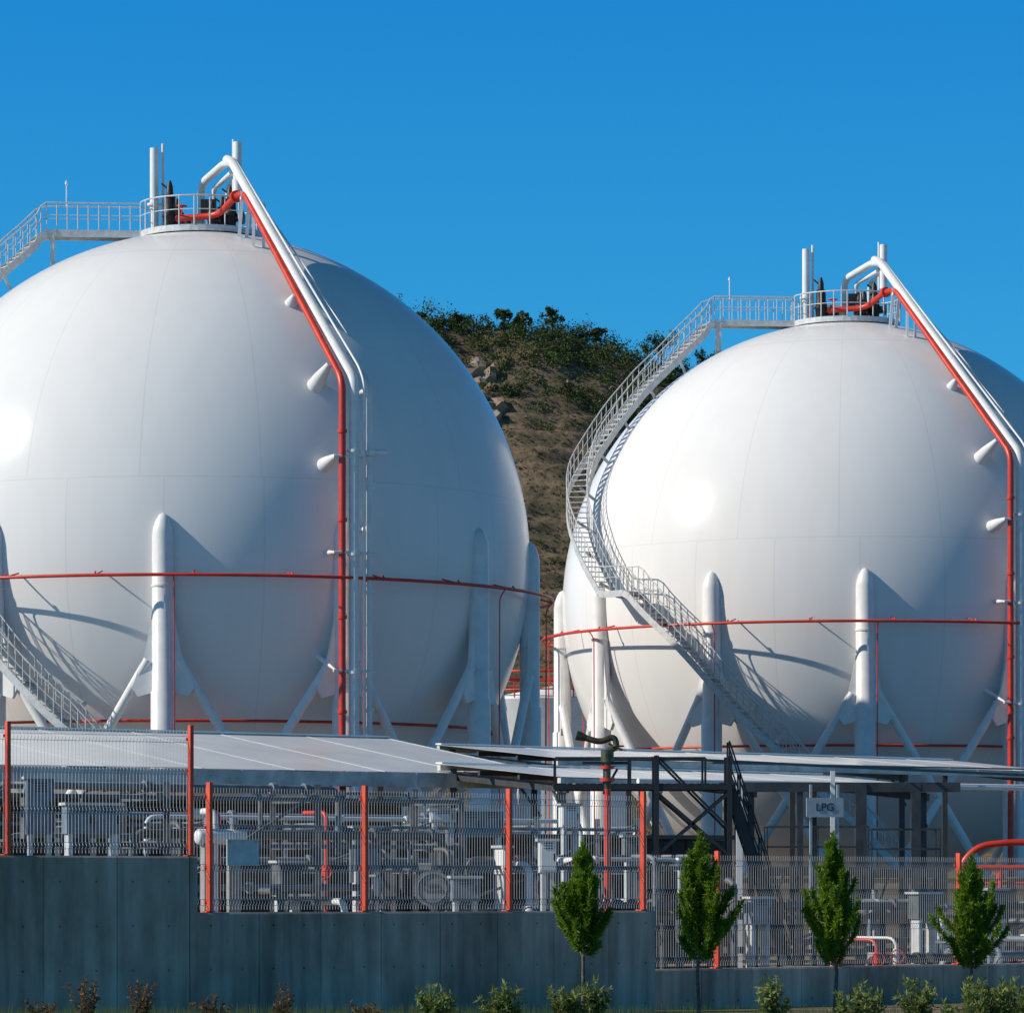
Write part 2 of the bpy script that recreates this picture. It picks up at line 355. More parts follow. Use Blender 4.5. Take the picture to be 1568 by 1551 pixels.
# ------------------------------------------------------------------ hill
rx=[-190,-120,-70,-40,-25,-11.9,-6,0,6,10,15,24,40,60,100,160,230]; rz=[8,35,58,67,68.6,68.2,67.2,66.4,65.3,63.8,61.6,59.5,57,52,39,20,4]
ST=2.1
def hz0(x,y):
    top=float(np.interp(x,rx,rz))
    t=(y-375)/88.0
    t=max(0,min(1,t))
    s=t*1.04 if t<0.85 else 0.884+0.116*(1-((1-t)/0.15)**2)
    z=GZ-0.3+(top-GZ)*s
    z+=2.4*noise.noise(Vector((x*0.045,y*0.045,0)))*min(1,t*5)+0.9*noise.noise(Vector((x*0.16,y*0.16,3)))*min(1,t*5)
    if y>470: z-=(y-470)*0.25
    return z
def hfr(x,y,z):
    k=(z+0.8*noise.noise(Vector((x*0.03,y*0.02,9))))/ST; return k,k-math.floor(k)
def hz(x,y):
    z=hz0(x,y); w=1.0 if z<57 else max(0,1-(z-57)/5)
    k,fr=hfr(x,y,z); e=(fr/0.62)*0.22 if fr<0.62 else 0.22+0.78*(fr-0.62)/0.38
    z2=ST*(math.floor(k)+e)+ (z-k*ST)
    z=z*(1-0.9*w)+z2*0.9*w
    z+=0.25*noise.noise(Vector((x*0.9,y*0.9,5)))
    return z
xs=np.concatenate([np.arange(-190,-30,4),np.arange(-30,40,0.6),np.arange(40,232,4)]); ys=np.concatenate([np.arange(374,473,0.4),np.arange(475,600,12)])
v=[(float(x),float(y),hz(x,y)) for y in ys for x in xs]; nx=len(xs)
f=[(j*nx+i,j*nx+i+1,(j+1)*nx+i+1,(j+1)*nx+i) for j in range(len(ys)-1) for i in range(nx-1)]
h=MB(); h.add(v,f,True)
hm=mat('hillside_scree',(0.185,0.125,0.082),0.95,var=0.3,scale=0.22,col2=(0.085,0.075,0.038),bump=0.6)
n=hm.node_tree.nodes; l=hm.node_tree.links; b=n['Principled BSDF']; src=b.inputs['Base Color'].links[0].from_socket
tc=n.new('ShaderNodeTexCoord'); n2=n.new('ShaderNodeTexNoise'); n2.inputs['Scale'].default_value=1.6; n2.inputs['Detail'].default_value=8; n2.inputs['Roughness'].default_value=0.75
l.new(tc.outputs['Object'],n2.inputs[0]); r2=n.new('ShaderNodeValToRGB'); r2.color_ramp.elements[0].position=0.38; r2.color_ramp.elements[0].color=(0.4,0.42,0.35,1); r2.color_ramp.elements[1].position=0.6; r2.color_ramp.elements[1].color=(1.25,1.2,1.15,1)
l.new(n2.outputs[0],r2.inputs[0]); mx=n.new('ShaderNodeMix'); mx.data_type='RGBA'; mx.blend_type='MULTIPLY'; mx.inputs[0].default_value=1; l.new(src,mx.inputs[6]); l.new(r2.outputs[0],mx.inputs[7]); l.new(mx.outputs[2],b.inputs['Base Color'])
h.make('hill',hm)
rk=MB()
def rock(c,s,seed):
    bm=bmesh.new(); bmesh.ops.create_icosphere(bm,subdivisions=2,radius=1)
    for vv in bm.verts:
        d=1+0.45*noise.noise(vv.co*1.3+Vector((seed,0,0))); vv.co=Vector((round(vv.co.x*d*1.6)/1.6*0.6+vv.co.x*d*0.4,vv.co.y*d,round(vv.co.z*d*1.6)/1.6*0.5+vv.co.z*d*0.3))
    rk.add([Vector(c)+Vector((q.co.x*s,q.co.y*s,q.co.z*s)) for q in bm.verts],[tuple(q.index for q in ff.verts) for ff in bm.faces]); bm.free()
for i in range(50):
    px=random.uniform(655,775); d=random.uniform(444,453); x=(px-784)*d/F; rock((x,d,hz(x,d)-0.15),random.uniform(0.4,1.5),i)
for i in range(60):
    x=random.uniform(-14,22); d=random.uniform(400,455); rock((x,d,hz(x,d)),random.uniform(0.12,0.4),i)
rk.make('rock_outcrop',mat('limestone',(0.27,0.22,0.17),0.95,var=0.3,scale=0.4,col2=(0.28,0.13,0.05)))

def leafmesh(name,cent,size,m,aspect=1.0,parent=None,origin=(0,0,0)):
    N=len(cent); cent=np.asarray(cent)-np.array(origin); a=rng.normal(size=(N,3))
    a/=np.linalg.norm(a,axis=1)[:,None]; b=rng.normal(size=(N,3)); b-= (a*b).sum(1)[:,None]*a; b/=np.linalg.norm(b,axis=1)[:,None]
    s=np.asarray(size)[:,None] if np.ndim(size) else size
    v=np.stack([cent-a*s*0.5,cent+b*s*aspect*0.4,cent+a*s*0.5,cent-b*s*aspect*0.4],1).reshape(-1,3)
    f=np.arange(N*4).reshape(-1,4)
    me=bpy.data.meshes.new(name); me.from_pydata(v.tolist(),[],f.tolist()); me.materials.append(m)
    ob=bpy.data.objects.new(name,me); S.collection.objects.link(ob)
    if parent: ob.parent=parent
    else: ob.location=origin
    return ob
C=[];Z=[]
def clump(x,y,z,w,hh,nl,ls):
    k=max(3,int(w*2))
    sub=rng.normal(size=(k,3))*np.array([w*0.28,w*0.28,hh*0.22])+np.array([x,y,z+hh*0.5])
    p=sub[rng.integers(0,k,nl)]+rng.normal(size=(nl,3))*np.array([w*0.14,w*0.14,hh*0.14])
    C.append(p); Z.append(rng.uniform(0.6,1.3,nl)*ls)
for i in range(2000):
    x=rng.uniform(-30,36); y=rng.uniform(390,470); z=hz(x,y); top=float(np.interp(x,rx,rz)); q=z/top
    dens=1.0 if q>0.87 else (0.65 if q>0.80 else 0.14)
    if -10.5<x<-3 and 0.87<q<0.93: dens*=0.3
    if rng.random()>dens: continue
    big=q>0.82; w=rng.uniform(0.9,2.8) if big else rng.uniform(0.4,1.5)
    clump(x,y,z,w,w*rng.uniform(0.6,1.0),int(60*w) ,0.22 if big else 0.17)
for i in range(420):
    x=rng.uniform(-30,36); y=rng.uniform(448,466); w=rng.uniform(0.8,2.8); clump(x,y,hz(x,y),w,w*rng.uniform(.6,.95),int(60*w),0.22)
leafmesh('hill_scrub',np.concatenate(C),np.concatenate(Z),M_hillg)
C=[];Z=[]
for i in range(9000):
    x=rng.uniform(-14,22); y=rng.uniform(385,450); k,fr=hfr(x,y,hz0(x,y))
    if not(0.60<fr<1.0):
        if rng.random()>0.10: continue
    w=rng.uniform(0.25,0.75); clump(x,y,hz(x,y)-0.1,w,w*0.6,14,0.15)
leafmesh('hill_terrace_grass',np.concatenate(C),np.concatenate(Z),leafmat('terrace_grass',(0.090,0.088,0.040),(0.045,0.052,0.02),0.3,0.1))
def hilltree(px,d,hh,w):
    global C,Z
    x=(px-784)*d/F; z=hz(x,d); P=empty('hill_tree',(x,d,z)); tk=MB(); C=[];Z=[]
    tk.tube([(0,0,-0.3),(0.1,0,hh*0.4),(0.0,0.1,hh*0.75)],[0.13,0.09,0.04],7)
    for i in range(8):
        a=rng.uniform(0,6.28); r=w*rng.uniform(0.1,0.36); zz=hh*rng.uniform(0.55,0.92); tk.tube([(0.05,0,hh*rng.uniform(0.3,0.6)),(r*math.cos(a),r*math.sin(a),zz)],[0.05,0.02],5)
        clump(r*math.cos(a),r*math.sin(a),zz-hh*0.16,w*0.42,hh*0.3,150,0.24)
    tk.make('trunk',M_bark,P); leafmesh('foliage',np.concatenate(C),np.concatenate(Z),M_hillg,parent=P)
for px,hh,w in((845,3.6,2.6),(800,3.0,2.6),(770,2.6,2.2),(1012,5.6,3.9),(1078,4.6,3.0),(700,2.0,2.2),(910,2.2,3),(640,1.8,2.2)): hilltree(px,463,hh,w)

# ------------------------------------------------------------------ foreground retaining walls + mesh fences
def wall(p0,p1,ztop,th=0.3):
    p0=Vector(p0);p1=Vector(p1); d=(p1-p0).length; ang=math.atan2((p1-p0).y,(p1-p0).x)
    a=MB(); zb=GZ-0.5
    prof=[(0,zb),(0,ztop-0.03),(0.03,ztop),(th-0.03,ztop),(th,ztop-0.03),(th,zb)]
    vs=[(x,y,z) for x in(0,d) for y,z in prof]; k=len(prof)
    fs=[tuple(range(k)),tuple(range(2*k-1,k-1,-1))]+[(i,i+k,(i+1)%k+k,(i+1)%k) for i in range(k)]
    a.add(vs,fs); o=a.make('concrete_wall',M_wall); o.location=(p0.x,p0.y,0); o.rotation_euler=(0,0,ang); return o
def fence(p0,p1,zb,H,posts,wirer=0.0046,bends=(0.08,0.36,0.68,0.93)):
    p0=Vector((p0[0],p0[1],0));p1=Vector((p1[0],p1[1],0)); L=(p1-p0).length; ang=math.atan2((p1-p0).y,(p1-p0).x)
    P=empty('mesh_fence',(p0.x,p0.y,zb),ang); w=MB()
    ps=[t*L for t in posts]; SPW=0.058; n=int(L/SPW)
    def zz(z):
        for b in bends:
            c=b*H
            if abs(z-c)<0.05: return -0.04*(1-abs(z-c)/0.05)
        return 0
    zs=[0.04]
    for b in bends: zs+=[b*H-0.05,b*H,b*H+0.05]
    zs=sorted(set(q for q in zs if 0.04<=q<=H-0.01))+[H]
    for i in range(n+1):
        x=i*SPW; sag=0.004*math.sin(x*7.3); pts=[(x+sag*math.sin(z*3),0.19+zz(z),z) for z in zs]; w.tube(pts,wirer,3,cap=False)
    for b in bends:
        for dz in(-0.05,0.05):
            w.tube([(0,0.19,b*H+dz),(L,0.19,b*H+dz)],wirer*1.1,4)
    w.make('wire_mesh',M_wire,P)
    q=MB()
    for x in ps:
        q.box((x,0.09,H/2+0.03),(0.06,0.10,H+0.10)); q.box((x,0.12,0.012),(0.16,0.16,0.02))
        for b in bends: q.box((x,0.155,b*H),(0.10,0.03,0.05))
    q.make('posts',M_post,P)
L0=(-9.5,62.6);L1=(-5.0,65.1)
M0=(-5.05,65.25);M1=(2.50,71.55)
R0=(2.42,72.1);R1=(11.5,79.9)
zL=EYE+54*64.5/F; zM=2.66; zR=1.62
wall((L0[0],L0[1],0),(L1[0],L1[1],0),zL); wall((M0[0],M0[1],0),(M1[0],M1[1],0),zM); wall((R0[0],R0[1],0),(R1[0],R1[1],0),zR)
fence(L0,L1,zL,2.0,[0.38,0.985])
fence(M0,M1,zM,2.0,[0.035,0.355,0.67,0.98])
fence(R0,R1,zR,2.02,[0.145,0.40,0.67,0.96])
def panel(name,px,py,d,wd,hh,m,ang):
    p=W(px,py,d); P=empty(name,p,ang); a=MB(); a.box((0,0,0),(wd,0.02,hh)); a.box((0,-0.012,hh/2-0.01),(wd+0.02,0.03,0.02)); a.box((0,-0.012,-hh/2+0.01),(wd+0.02,0.03,0.02))
    for s in(-1,1): a.tube([(s*wd*0.4,0.0,hh*0.4),(s*wd*0.4,-0.03,hh*0.4)],0.012,6)
    a.make('plate',m,P); return P
panel('notice_board',372,1305,65.6,0.62,0.42,M_galv,rad(38))

# ------------------------------------------------------------------ canopies
def canopy(eL,eR,depth,rise,fas=0.3,name='canopy',post=5.5,gut=M_fasc):
    eL=Vector(eL);eR=Vector(eR); d=(eR-eL); L=d.length; t=d.normalized(); nrm=Vector((-t.y,t.x,0)).normalized()
    P=empty(name,eL); a=MB()
    a.add([Vector((0,0,0)),t*L,t*L+nrm*depth+Vector((0,0,rise)),nrm*depth+Vector((0,0,rise))],[(0,1,2,3)])
    for i in range(int(L/3.1)+1):
        p=t*(i*3.1); a.beam(p+Vector((0,0,0.006)),p+nrm*depth+Vector((0,0,rise+0.006)),0.08,0.006)
    a.beam(nrm*depth+Vector((0,0,rise+0.03)),nrm*depth+t*L+Vector((0,0,rise+0.03)),0.25,0.04)
    a.make('roof_sheets',M_roof,P)
    b=MB(); b.beam(Vector((0,0,-fas/2-0.02)),t*L+Vector((0,0,-fas/2-0.02)),0.12,fas); b.beam(nrm*depth+Vector((0,0,rise-fas/2-0.02)),nrm*depth+t*L+Vector((0,0,rise-fas/2-0.02)),0.12,fas)
    for i in range(int(L/3)): q=t*(i*3+1.5)-nrm*0.07; b.beam(q+Vector((0,0,-0.02)),q+Vector((0,0,-fas-0.02)),0.06,0.02)
    b.make('gutter',gut,P)
    c=MB(); m=max(2,int(L/post))
    for i in range(m+1):
        p=t*(0.4+(L-0.8)*i/m)
        for k in(0.06,0.97):
            q=p+nrm*depth*k; zt=rise*k-0.1
            c.beam((q.x,q.y,GZ-eL.z),(q.x,q.y,zt),0.16,0.16)
        c.beam(p+nrm*0.1+Vector((0,0,-0.3)),p+nrm*depth+Vector((0,0,rise-0.3)),0.12,0.2)
        c.beam(p+nrm*0.15*depth+Vector((0,0,-0.25)),p+nrm*0.15+Vector((0,0,-1.1)),0.06,0.06)
    for k in(0.33,0.66):
        c.beam(nrm*depth*k+Vector((0,0,rise*k-0.12)),nrm*depth*k+t*L+Vector((0,0,rise*k-0.12)),0.08,0.12)
    c.make('steel_frame',M_dark,P)
E=W
cl=E(-160,1168,93.5); cr_=E(850,1186,109)
canopy(cl,cr_,6.5,1.15,0.36)
a0=E(852,1160,110.5);a1=E(1640,1171,124); a1.z=a0.z
canopy(a0,a1,5.0,0.48,0.18)
a0=E(856,1189,103);a1=E(1440,1205,113); a1.z=a0.z
canopy(a0,a1,4.5,0.42,0.14)
def backdrop_shed(p0,p1,z0h,dep=4.0):  # added building, a dark backdrop standing in for shade behind the equipment
    p0=Vector((*p0,GZ));p1=Vector((*p1,GZ)); t=(p1-p0).normalized(); L=(p1-p0).length; ang=math.atan2(t.y,t.x); P=empty('shade_backdrop_shed',p0,ang)
    a=MB(); a.box((L/2,dep/2,z0h/2),(L,dep,z0h)); n=int(L/0.5)
    for i in range(n): a.box((0.25+i*0.5,-0.02,z0h/2),(0.06,0.04,z0h-0.04))
    a.make('clad_walls',M_backdrop,P)
    b=MB(); b.box((L/2,dep/2-0.1,z0h+0.08),(L+0.4,dep+0.6,0.12)); b.make('roof_slab',M_grey,P)
    c=MB()
    for i in range(int(L/4)):
        x=2+i*4
        if i%2: c.box((x,-0.06,1.1),(1.0,0.05,2.2)); c.box((x+0.35,-0.11,1.1),(0.04,0.05,0.2))
        else:
            c.box((x,-0.06,z0h*0.6),(1.4,0.05,0.9))
            for k in range(6): c.box((x,-0.10,z0h*0.6-0.35+k*0.14),(1.3,0.04,0.05))
    c.make('doors_and_louvres',M_grey,P)
backdrop_shed((-30,98),(-3.0,112),4.4)
backdrop_shed((-3.6,116),(6.5,121),3.6)
bw=MB(); bw.box((17,0,1.25),(46,0.35,2.5)); bw.box((17,0,2.53),(46.1,0.45,0.06))
for i in range(18): bw.box((-5+i*2.6,-0.2,1.25),(0.25,0.1,2.4))
o=bw.make('bund_wall',mat('tan_concrete',(0.26,0.20,0.14),0.9,var=0.25,scale=0.7)); o.location=(0,132,GZ)

# ------------------------------------------------------------------ process equipment
MATS={'w':M_white,'p':M_pale,'g':M_galv,'d':M_dark,'G':M_grey,'r':M_red,'y':M_yel,'b':M_blue,'c':M_conc}
class Multi:
    def __init__(s): s.m={}
    def __getitem__(s,k): return s.m.setdefault(k,MB())
    def finish(s,name,loc):
        P=empty(name,loc); nm={'w':'white_parts','p':'pale_parts','g':'galvanised_parts','d':'dark_frame','G':'grey_parts','r':'red_pipes','y':'yellow_parts','b':'blue_parts','c':'concrete_base'}
        for k,b in s.m.items(): b.make(nm[k],MATS[k],P,origin=loc)
        return P
def rack(p0,p1,levels,width=1.6,step=3.2,npipe=3,seed=0,fr='d',risers=12):
    rnd=random.Random(seed); Q=Multi(); p0=Vector((*p0,0));p1=Vector((*p1,0)); t=(p1-p0).normalized(); L=(p1-p0).length; nm=Vector((-t.y,t.x,0))
    n=max(1,round(L/step)); top=max(levels)
    for i in range(n+1):
        p=p0+t*L*i/n
        for k in(0,1):
            q=p+nm*width*k; Q[fr].beam((q.x,q.y,GZ),(q.x,q.y,top+0.15),0.12,0.12); Q['c'].box((q.x,q.y,GZ+0.1),(0.4,0.4,0.2))
        for z in levels: Q[fr].beam(p+Vector((0,0,z-0.12)),p+nm*width+Vector((0,0,z-0.12)),0.1,0.14)
        if i<n and i%2==0: Q[fr].beam(p+Vector((0,0,levels[0])),p+t*L/n+Vector((0,0,top)),0.05,0.05)
    for z in levels:
        Q[fr].beam(p0+Vector((0,0,z-0.14)),p1+Vector((0,0,z-0.14)),0.06,0.08)
        for k in range(npipe):
            r=rnd.choice([0.03,0.04,0.05,0.07,0.09]); off=width*(k+0.5)/npipe; c=rnd.choice('ppGGGdbw')
            f0=rnd.uniform(0,0.6); f1=min(0.98,f0+rnd.uniform(0.25,0.6))
            a=p0+t*L*f0+nm*off+Vector((0,0,z+r)); b=p0+t*L*f1+nm*off+Vector((0,0,z+r))
            path=[a+Vector((0,0,-rnd.uniform(0.6,1.6))),a,b,b+Vector((0,0,-rnd.uniform(0.6,1.6)))]
            Q[c].tube(elbow(path,0.25,4),r,10)
            for j in range(3):
                s=a.lerp(b,rnd.random()); Q[c].tube([s,s+t*0.08],r*1.7,12)
    for i in range(risers):
        s=p0+t*rnd.uniform(0,L)+nm*rnd.uniform(-0.9,-0.2); r=rnd.choice([0.03,0.05,0.07]); h=rnd.uniform(1.2,top-GZ+0.2); c=rnd.choice('ppGGGdbww')
        if rnd.random()<0.05: c='r'
        e=s+nm*rnd.uniform(0.5,1.2)
        Q[c].tube(elbow([(s.x,s.y,GZ),(s.x,s.y,GZ+h),(e.x,e.y,GZ+h)],0.22,4),r,10)
        zz=GZ+h*rnd.uniform(0.4,0.8)
        Q[c].tube([(s.x,s.y,zz-0.15),(s.x,s.y,zz-0.1),(s.x,s.y,zz),(s.x,s.y,zz+0.1),(s.x,s.y,zz+0.15)],[r*1.8,r*1.9,r*2.4,r*1.9,r*1.8],12)
        hw=rnd.choice('rddd'); Q[hw].tube([(s.x,s.y,zz),(s.x,s.y-0.3,zz)],0.02,6)
        ringp=[(s.x+0.13*math.cos(q*0.628),s.y-0.3,zz+0.13*math.sin(q*0.628)) for q in range(10)]; Q[hw].tube(ringp,0.015,5,closed=True)
    Q.finish('pipe_rack',(p0.x,p0.y,GZ))
rack((-12,73),(-1,81),[3.0,4.0,4.9],seed=1,risers=12,fr='G')
rack((-1.5,79),(4.0,83),[2.6,3.6],seed=2,risers=8,fr='G')
rack((-14,86),(3,98),[3.6,4.6],seed=3,risers=14,fr='p')
rack((5.5,84),(17,95),[1.9,2.6],seed=4,risers=16,fr='d')
rack((6,79.5),(13,86),[1.6],seed=9,risers=10,fr='G',width=1.0)
def vessel(c,L,r,ang,m='w'):
    Q=Multi(); t=Vector((math.cos(ang),math.sin(ang),0)); c=Vector(c); pts=[];rs=[]
    for i in range(7): a=i/6*math.pi/2; pts.append(c-t*(L/2+r*0.5*math.cos(a)));rs.append(max(0.02,r*math.sin(a)))
    for i in range(6,-1,-1): a=i/6*math.pi/2; pts.append(c+t*(L/2+r*0.5*math.cos(a)));rs.append(max(0.02,r*math.sin(a)))
    Q[m].tube(pts,rs,28)
    for s in(-0.3,0.3):
        q=c+t*L*s; Q['c'].box((q.x,q.y,(c.z-r*0.8+GZ)/2),(0.2,r*1.2,c.z-r*0.8-GZ),ang); Q['p'].tube([q,q+Vector((0,0,r+0.2))],0.07,12)
        Q['g'].tube([q-t*0.04,q+t*0.04],r*1.02,28)
    Q.finish('horizontal_vessel',(c.x,c.y,GZ))
v0=W(338,1281,72); vessel(v0,0.85,0.14,rad(30))
v0=W(1370,1395,90); vessel(v0,1.6,0.28,rad(20),'p')
def cabinet(x,y,z0,w,dp,h,ang,m='w',louver=True):
    Q=Multi(); P0=(x,y,GZ)
    Q[m].box((x,y,z0+h/2),(w,dp,h),ang); ca,sa=math.cos(ang),math.sin(ang)
    def off(a,b,z): return (x+a*ca-b*sa,y+a*sa+b*ca,z)
    Q['g'].box(off(0,0,z0+h+0.03),(w+0.1,dp+0.1,0.05),ang)
    nd=max(1,round(w/0.6))
    for i in range(nd):
        cx=-w/2+w*(i+0.5)/nd; Q[m].box(off(cx,-dp/2-0.012,z0+h/2),(w/nd-0.05,0.024,h-0.1),ang); Q['d'].box(off(cx+w/nd*0.35,-dp/2-0.035,z0+h/2),(0.03,0.03,0.14),ang)
        if louver:
            for k in range(4): Q['d'].box(off(cx,-dp/2-0.028,z0+h*0.78+k*0.05),(w/nd*0.5,0.008,0.02),ang)
    for a in(-w/2+0.08,w/2-0.08): Q['g'].box(off(a,0,(z0+GZ)/2),(0.08,dp*0.8,z0-GZ),ang)
    Q.finish('control_cabinet',P0)
for i,(px,py,d,w,h,m) in enumerate(((678,1250,82,0.5,0.22,'w'),(735,1262,82,0.9,0.5,'b'),(838,1312,79,0.32,0.6,'w'),(770,1318,80,0.18,0.5,'w'),(872,1250,88,0.4,0.45,'w'),(712,1362,74,0.5,0.4,'b'),(560,1300,88,0.6,0.9,'b'),(1415,1388,84,0.55,0.5,'G'),(1520,1385,86,0.5,0.6,'G'),(60,1235,75,0.5,1.0,'b'),(965,1300,86,0.3,0.5,'p'),(440,1345,80,0.5,0.6,'G'),(140,1255,73,1.0,0.5,'b'),(1160,1395,84,0.5,0.5,'b'))):
    p=W(px,py,d); cabinet(p.x,p.y,p.z-h/2,w,0.35,h,rad(random.uniform(5,35)),m)
P=empty('round_warning_sign',W(662,1360,73.5)); a=MB(); a.tube([(0,0.02,0),(0,0,0)],0.33,40); a.beam((0,0.04,-1.8),(0,0.04,0.2),0.05,0.05); a.make('disc_and_post',M_pale,P)
a=MB(); a.tube([(0.26*math.cos(i*math.pi/20),-0.01,0.26*math.sin(i*math.pi/20)) for i in range(40)],0.015,6,closed=True); a.box((0,-0.012,-0.02),(0.3,0.01,0.05)); a.box((0,-0.012,0.06),(0.2,0.01,0.04)); a.make('printed_ring',M_grey,P)
P=empty('gas_sign',W(1263,1236,89),rad(8)); a=MB(); a.box((0,0,0),(0.82,0.04,0.42)); a.beam((-0.3,0.05,-3.8),(-0.3,0.05,0.5),0.05,0.05); a.beam((0.3,0.05,-3.8),(0.3,0.05,0.5),0.05,0.05); a.make('plate',mat('sign_plate',(0.45,0.50,0.52),0.5),P)
tx=bpy.data.curves.new('lettering','FONT'); tx.body='LPG'; tx.size=0.24; tx.align_x='CENTER'; tx.align_y='CENTER'; tx.extrude=0.004; tx.materials.append(M_black)
to=bpy.data.objects.new('lettering',tx); S.collection.objects.link(to); to.parent=P; to.location=(0,-0.026,0); to.rotation_euler=(math.pi/2,0,0)

# fire monitor on its platform
b0=W(930,1200,82); P=empty('fire_water_monitor',(b0.x,b0.y,GZ)); a=MB()
H=b0.z-GZ; zt=EYE+(1364-1150)*82/F-GZ
a.tube([(0,0,0),(0,0,H-0.1)],0.07,14); a.tube([(0,0,H+0.05),(0,0,H+0.12)],0.15,14); a.tube([(0,0,H+0.3),(0,0,H+0.36)],0.14,14); a.make('red_riser',M_red,P)
a=MB(); a.tube([(0,0,H-0.1),(0,0,zt)],0.07,12); a.tube([(0,0,zt-0.22),(0,0,zt+0.02)],0.13,14)
a.tube(elbow([(0,0,zt),(0.2,0,zt+0.08),(0.14,0,zt+0.30),(-0.15,0,zt+0.18),(-0.45,0,zt+0.27)],0.12,4),0.065,12)
a.tube([(-0.35,0,zt+0.24),(-0.55,0,zt+0.30),(-0.62,0,zt+0.32)],[0.05,0.095,0.10],14); a.tube([(0.02,-0.15,zt+0.15),(0.30,-0.15,zt+0.02)],0.02,6); a.ring((0.2,-0.1,zt+0.1),0.12,0.015,18,6); a.make('nozzle',M_brass,P)
a=MB(); a.beam((-0.5,0,H+0.42),(0.42,0,H+0.42),0.06,0.06); a.beam((-0.08,-0.02,H-0.2),(0.2,-0.02,H+0.3),0.05,0.05); a.beam((-0.06,0,H-0.1),(-0.06,0,H+0.5),0.05,0.05); a.make('black_bracket',M_black,P)
# dark pipe-support tower + stair
P=empty('steel_platform_tower',(0,0,0)); a=MB()
d=84
tl=W(850,1160,d);tr=W(1080,1160,d); z_t=tl.z; z_d=EYE+(1364-1205)*d/F
xl,xr=tl.x,tr.x; ym=d; yb=d+1.3
for y in(ym,yb):
    for x in(xl,(xl+xr)/2,xr):
        a.beam((x,y,z_d),(x,y,z_t),0.045,0.045)
    for z in(z_t,): a.beam((xl,y,z),(xr,y,z),0.04,0.04)
    a.beam((xl,y,z_d),(xr+0.6,y,z_d),0.06,0.10)
    for x in(xr-1.0,xr+0.5):
        a.beam((x,y,GZ),(x,y,z_t+0.05),0.10,0.10)
    a.beam((xr-1.0,y,z_d-0.1),(xr+0.5,y,z_d-1.4),0.06,0.06); a.beam((xr+0.5,y,z_d-0.1),(xr-1.0,y,z_d-1.4),0.06,0.06)
    a.beam((xr-1.0,y,z_d-1.5),(xr+0.5,y,z_d-1.5),0.08,0.1); a.beam((xr-1.0,y,GZ+1.2),(xr+0.5,y,z_d-1.5),0.06,0.06)
    a.beam((xr-0.95,y,z_t),(xr+0.55,y,z_d-0.9),0.05,0.05)
for i in range(24): x=xl+(xr+0.5-xl)*i/23; a.beam((x,ym,z_d+0.07),(x,yb,z_d+0.07),0.09,0.02)
for i in range(9): a.beam((xl,ym+1.3*i/8,z_d+0.05),(xr+.5,ym+1.3*i/8,z_d+0.05),0.015,0.04)
s0=Vector((xr+0.5,ym+0.1,z_d)); s1=Vector((W(1215,1478,d).x+0.0,ym+0.1,GZ+0.3))
for yo in(0,0.8):
    o=Vector((0,yo,0)); a.beam(s0+o,s1+o,0.05,0.2); a.beam(s0+o+Vector((0,0,0.95)),s1+o+Vector((0,0,0.95)),0.035,0.035); a.beam(s0+o+Vector((0,0,0.5)),s1+o+Vector((0,0,0.5)),0.03,0.03)
    for i in range(7): q=s0.lerp(s1,i/6)+o; a.beam(q,q+Vector((0,0,0.95)),0.035,0.035)
for i in range(18): q=s0.lerp(s1,(i+0.5)/18); a.box((q.x,q.y+0.4,q.z+0.02),(0.24,0.76,0.03))
a.make('tower_steelwork',M_black,P)
def gallery(px0,px1,py,d,leg=6):
    p=W(px0,py,d);q=W(px1,py,d); P=empty('access_gallery',(p.x,p.y,GZ)); a=MB(); L=q.x-p.x; z=p.z-GZ
    a.box((L/2,0.5,z),(L,1.0,0.08)); a.box((L/2,-0.02,z-0.06),(L,0.05,0.2))
    for y in(0,1.0):
        for h in(0.5,0.95): a.beam((0,y,z+h),(L,y,z+h),0.035,0.035)
        n=int(L/0.9)
        for i in range(n+1): a.beam((L*i/n,y,z),(L*i/n,y,z+0.95),0.035,0.035)
        for i in range(leg+1): a.beam((L*i/leg,y,0),(L*i/leg,y,z),0.10,0.10)
    for i in range(leg): a.beam((L*i/leg,0,z-1.2),(L*(i+0.5)/leg,0,z-0.1),0.05,0.05)
    a.make('steelwork',M_dark,P)
gallery(1175,1330,1330,92,3); gallery(1335,1440,1333,93,2)
P=empty('pipe_bridge',(0,0,0)); a=MB()
for px,w in((1225,0.14),(1318,0.26),(1402,0.22)):
    p=W(px,1200,96); a.beam((p.x,p.y,GZ),(p.x,p.y,p.z),w,w)
p=W(1100,1205,96);q=W(1470,1205,96); a.beam(p,q,0.2,0.22)
a.make('dark_columns',M_dark,P)
a=MB(); p=W(1132,1195,92); a.beam((p.x,p.y,GZ),p,0.14,0.14); p=W(1275,1180,92); a.beam((p.x,p.y,GZ),p,0.10,0.10)
for z,r,x0,x1 in((5.62,0.07,3,22),(5.5,0.05,9,24)):
    a.tube([(x0,97+z*0.1,z),(x1,108+z*0.1,z)],r,12)
a.make('white_pipes',M_white,P)
a=MB(); a.beam(W(1000,1160,88),W(1600,1188,100),0.06,0.06); a.beam(W(1090,1168,88),W(1600,1178,104),0.04,0.04); a.make('cable_tray',M_dark,P)
d=87; o=W(1480,1400,87); P=empty('red_fire_hydrant_pipework',o); a=MB()
def q(px,py): return W(px,py,d)-o
a.tube(elbow([q(1468,1420),q(1472,1320),q(1500,1294),q(1560,1288),q(1640,1296)],0.7,6),0.07,12)
a.tube([q(1480,1328),q(1640,1328)],0.06,10); a.tube([q(1480,1352),q(1640,1352)],0.035,8)
for px in(1484,1532,1580): a.tube([q(px,1500),q(px,1326)],0.05,10); a.tube([q(px,1345),q(px,1337)],0.10,12)
a.make('pipes',M_red,P)

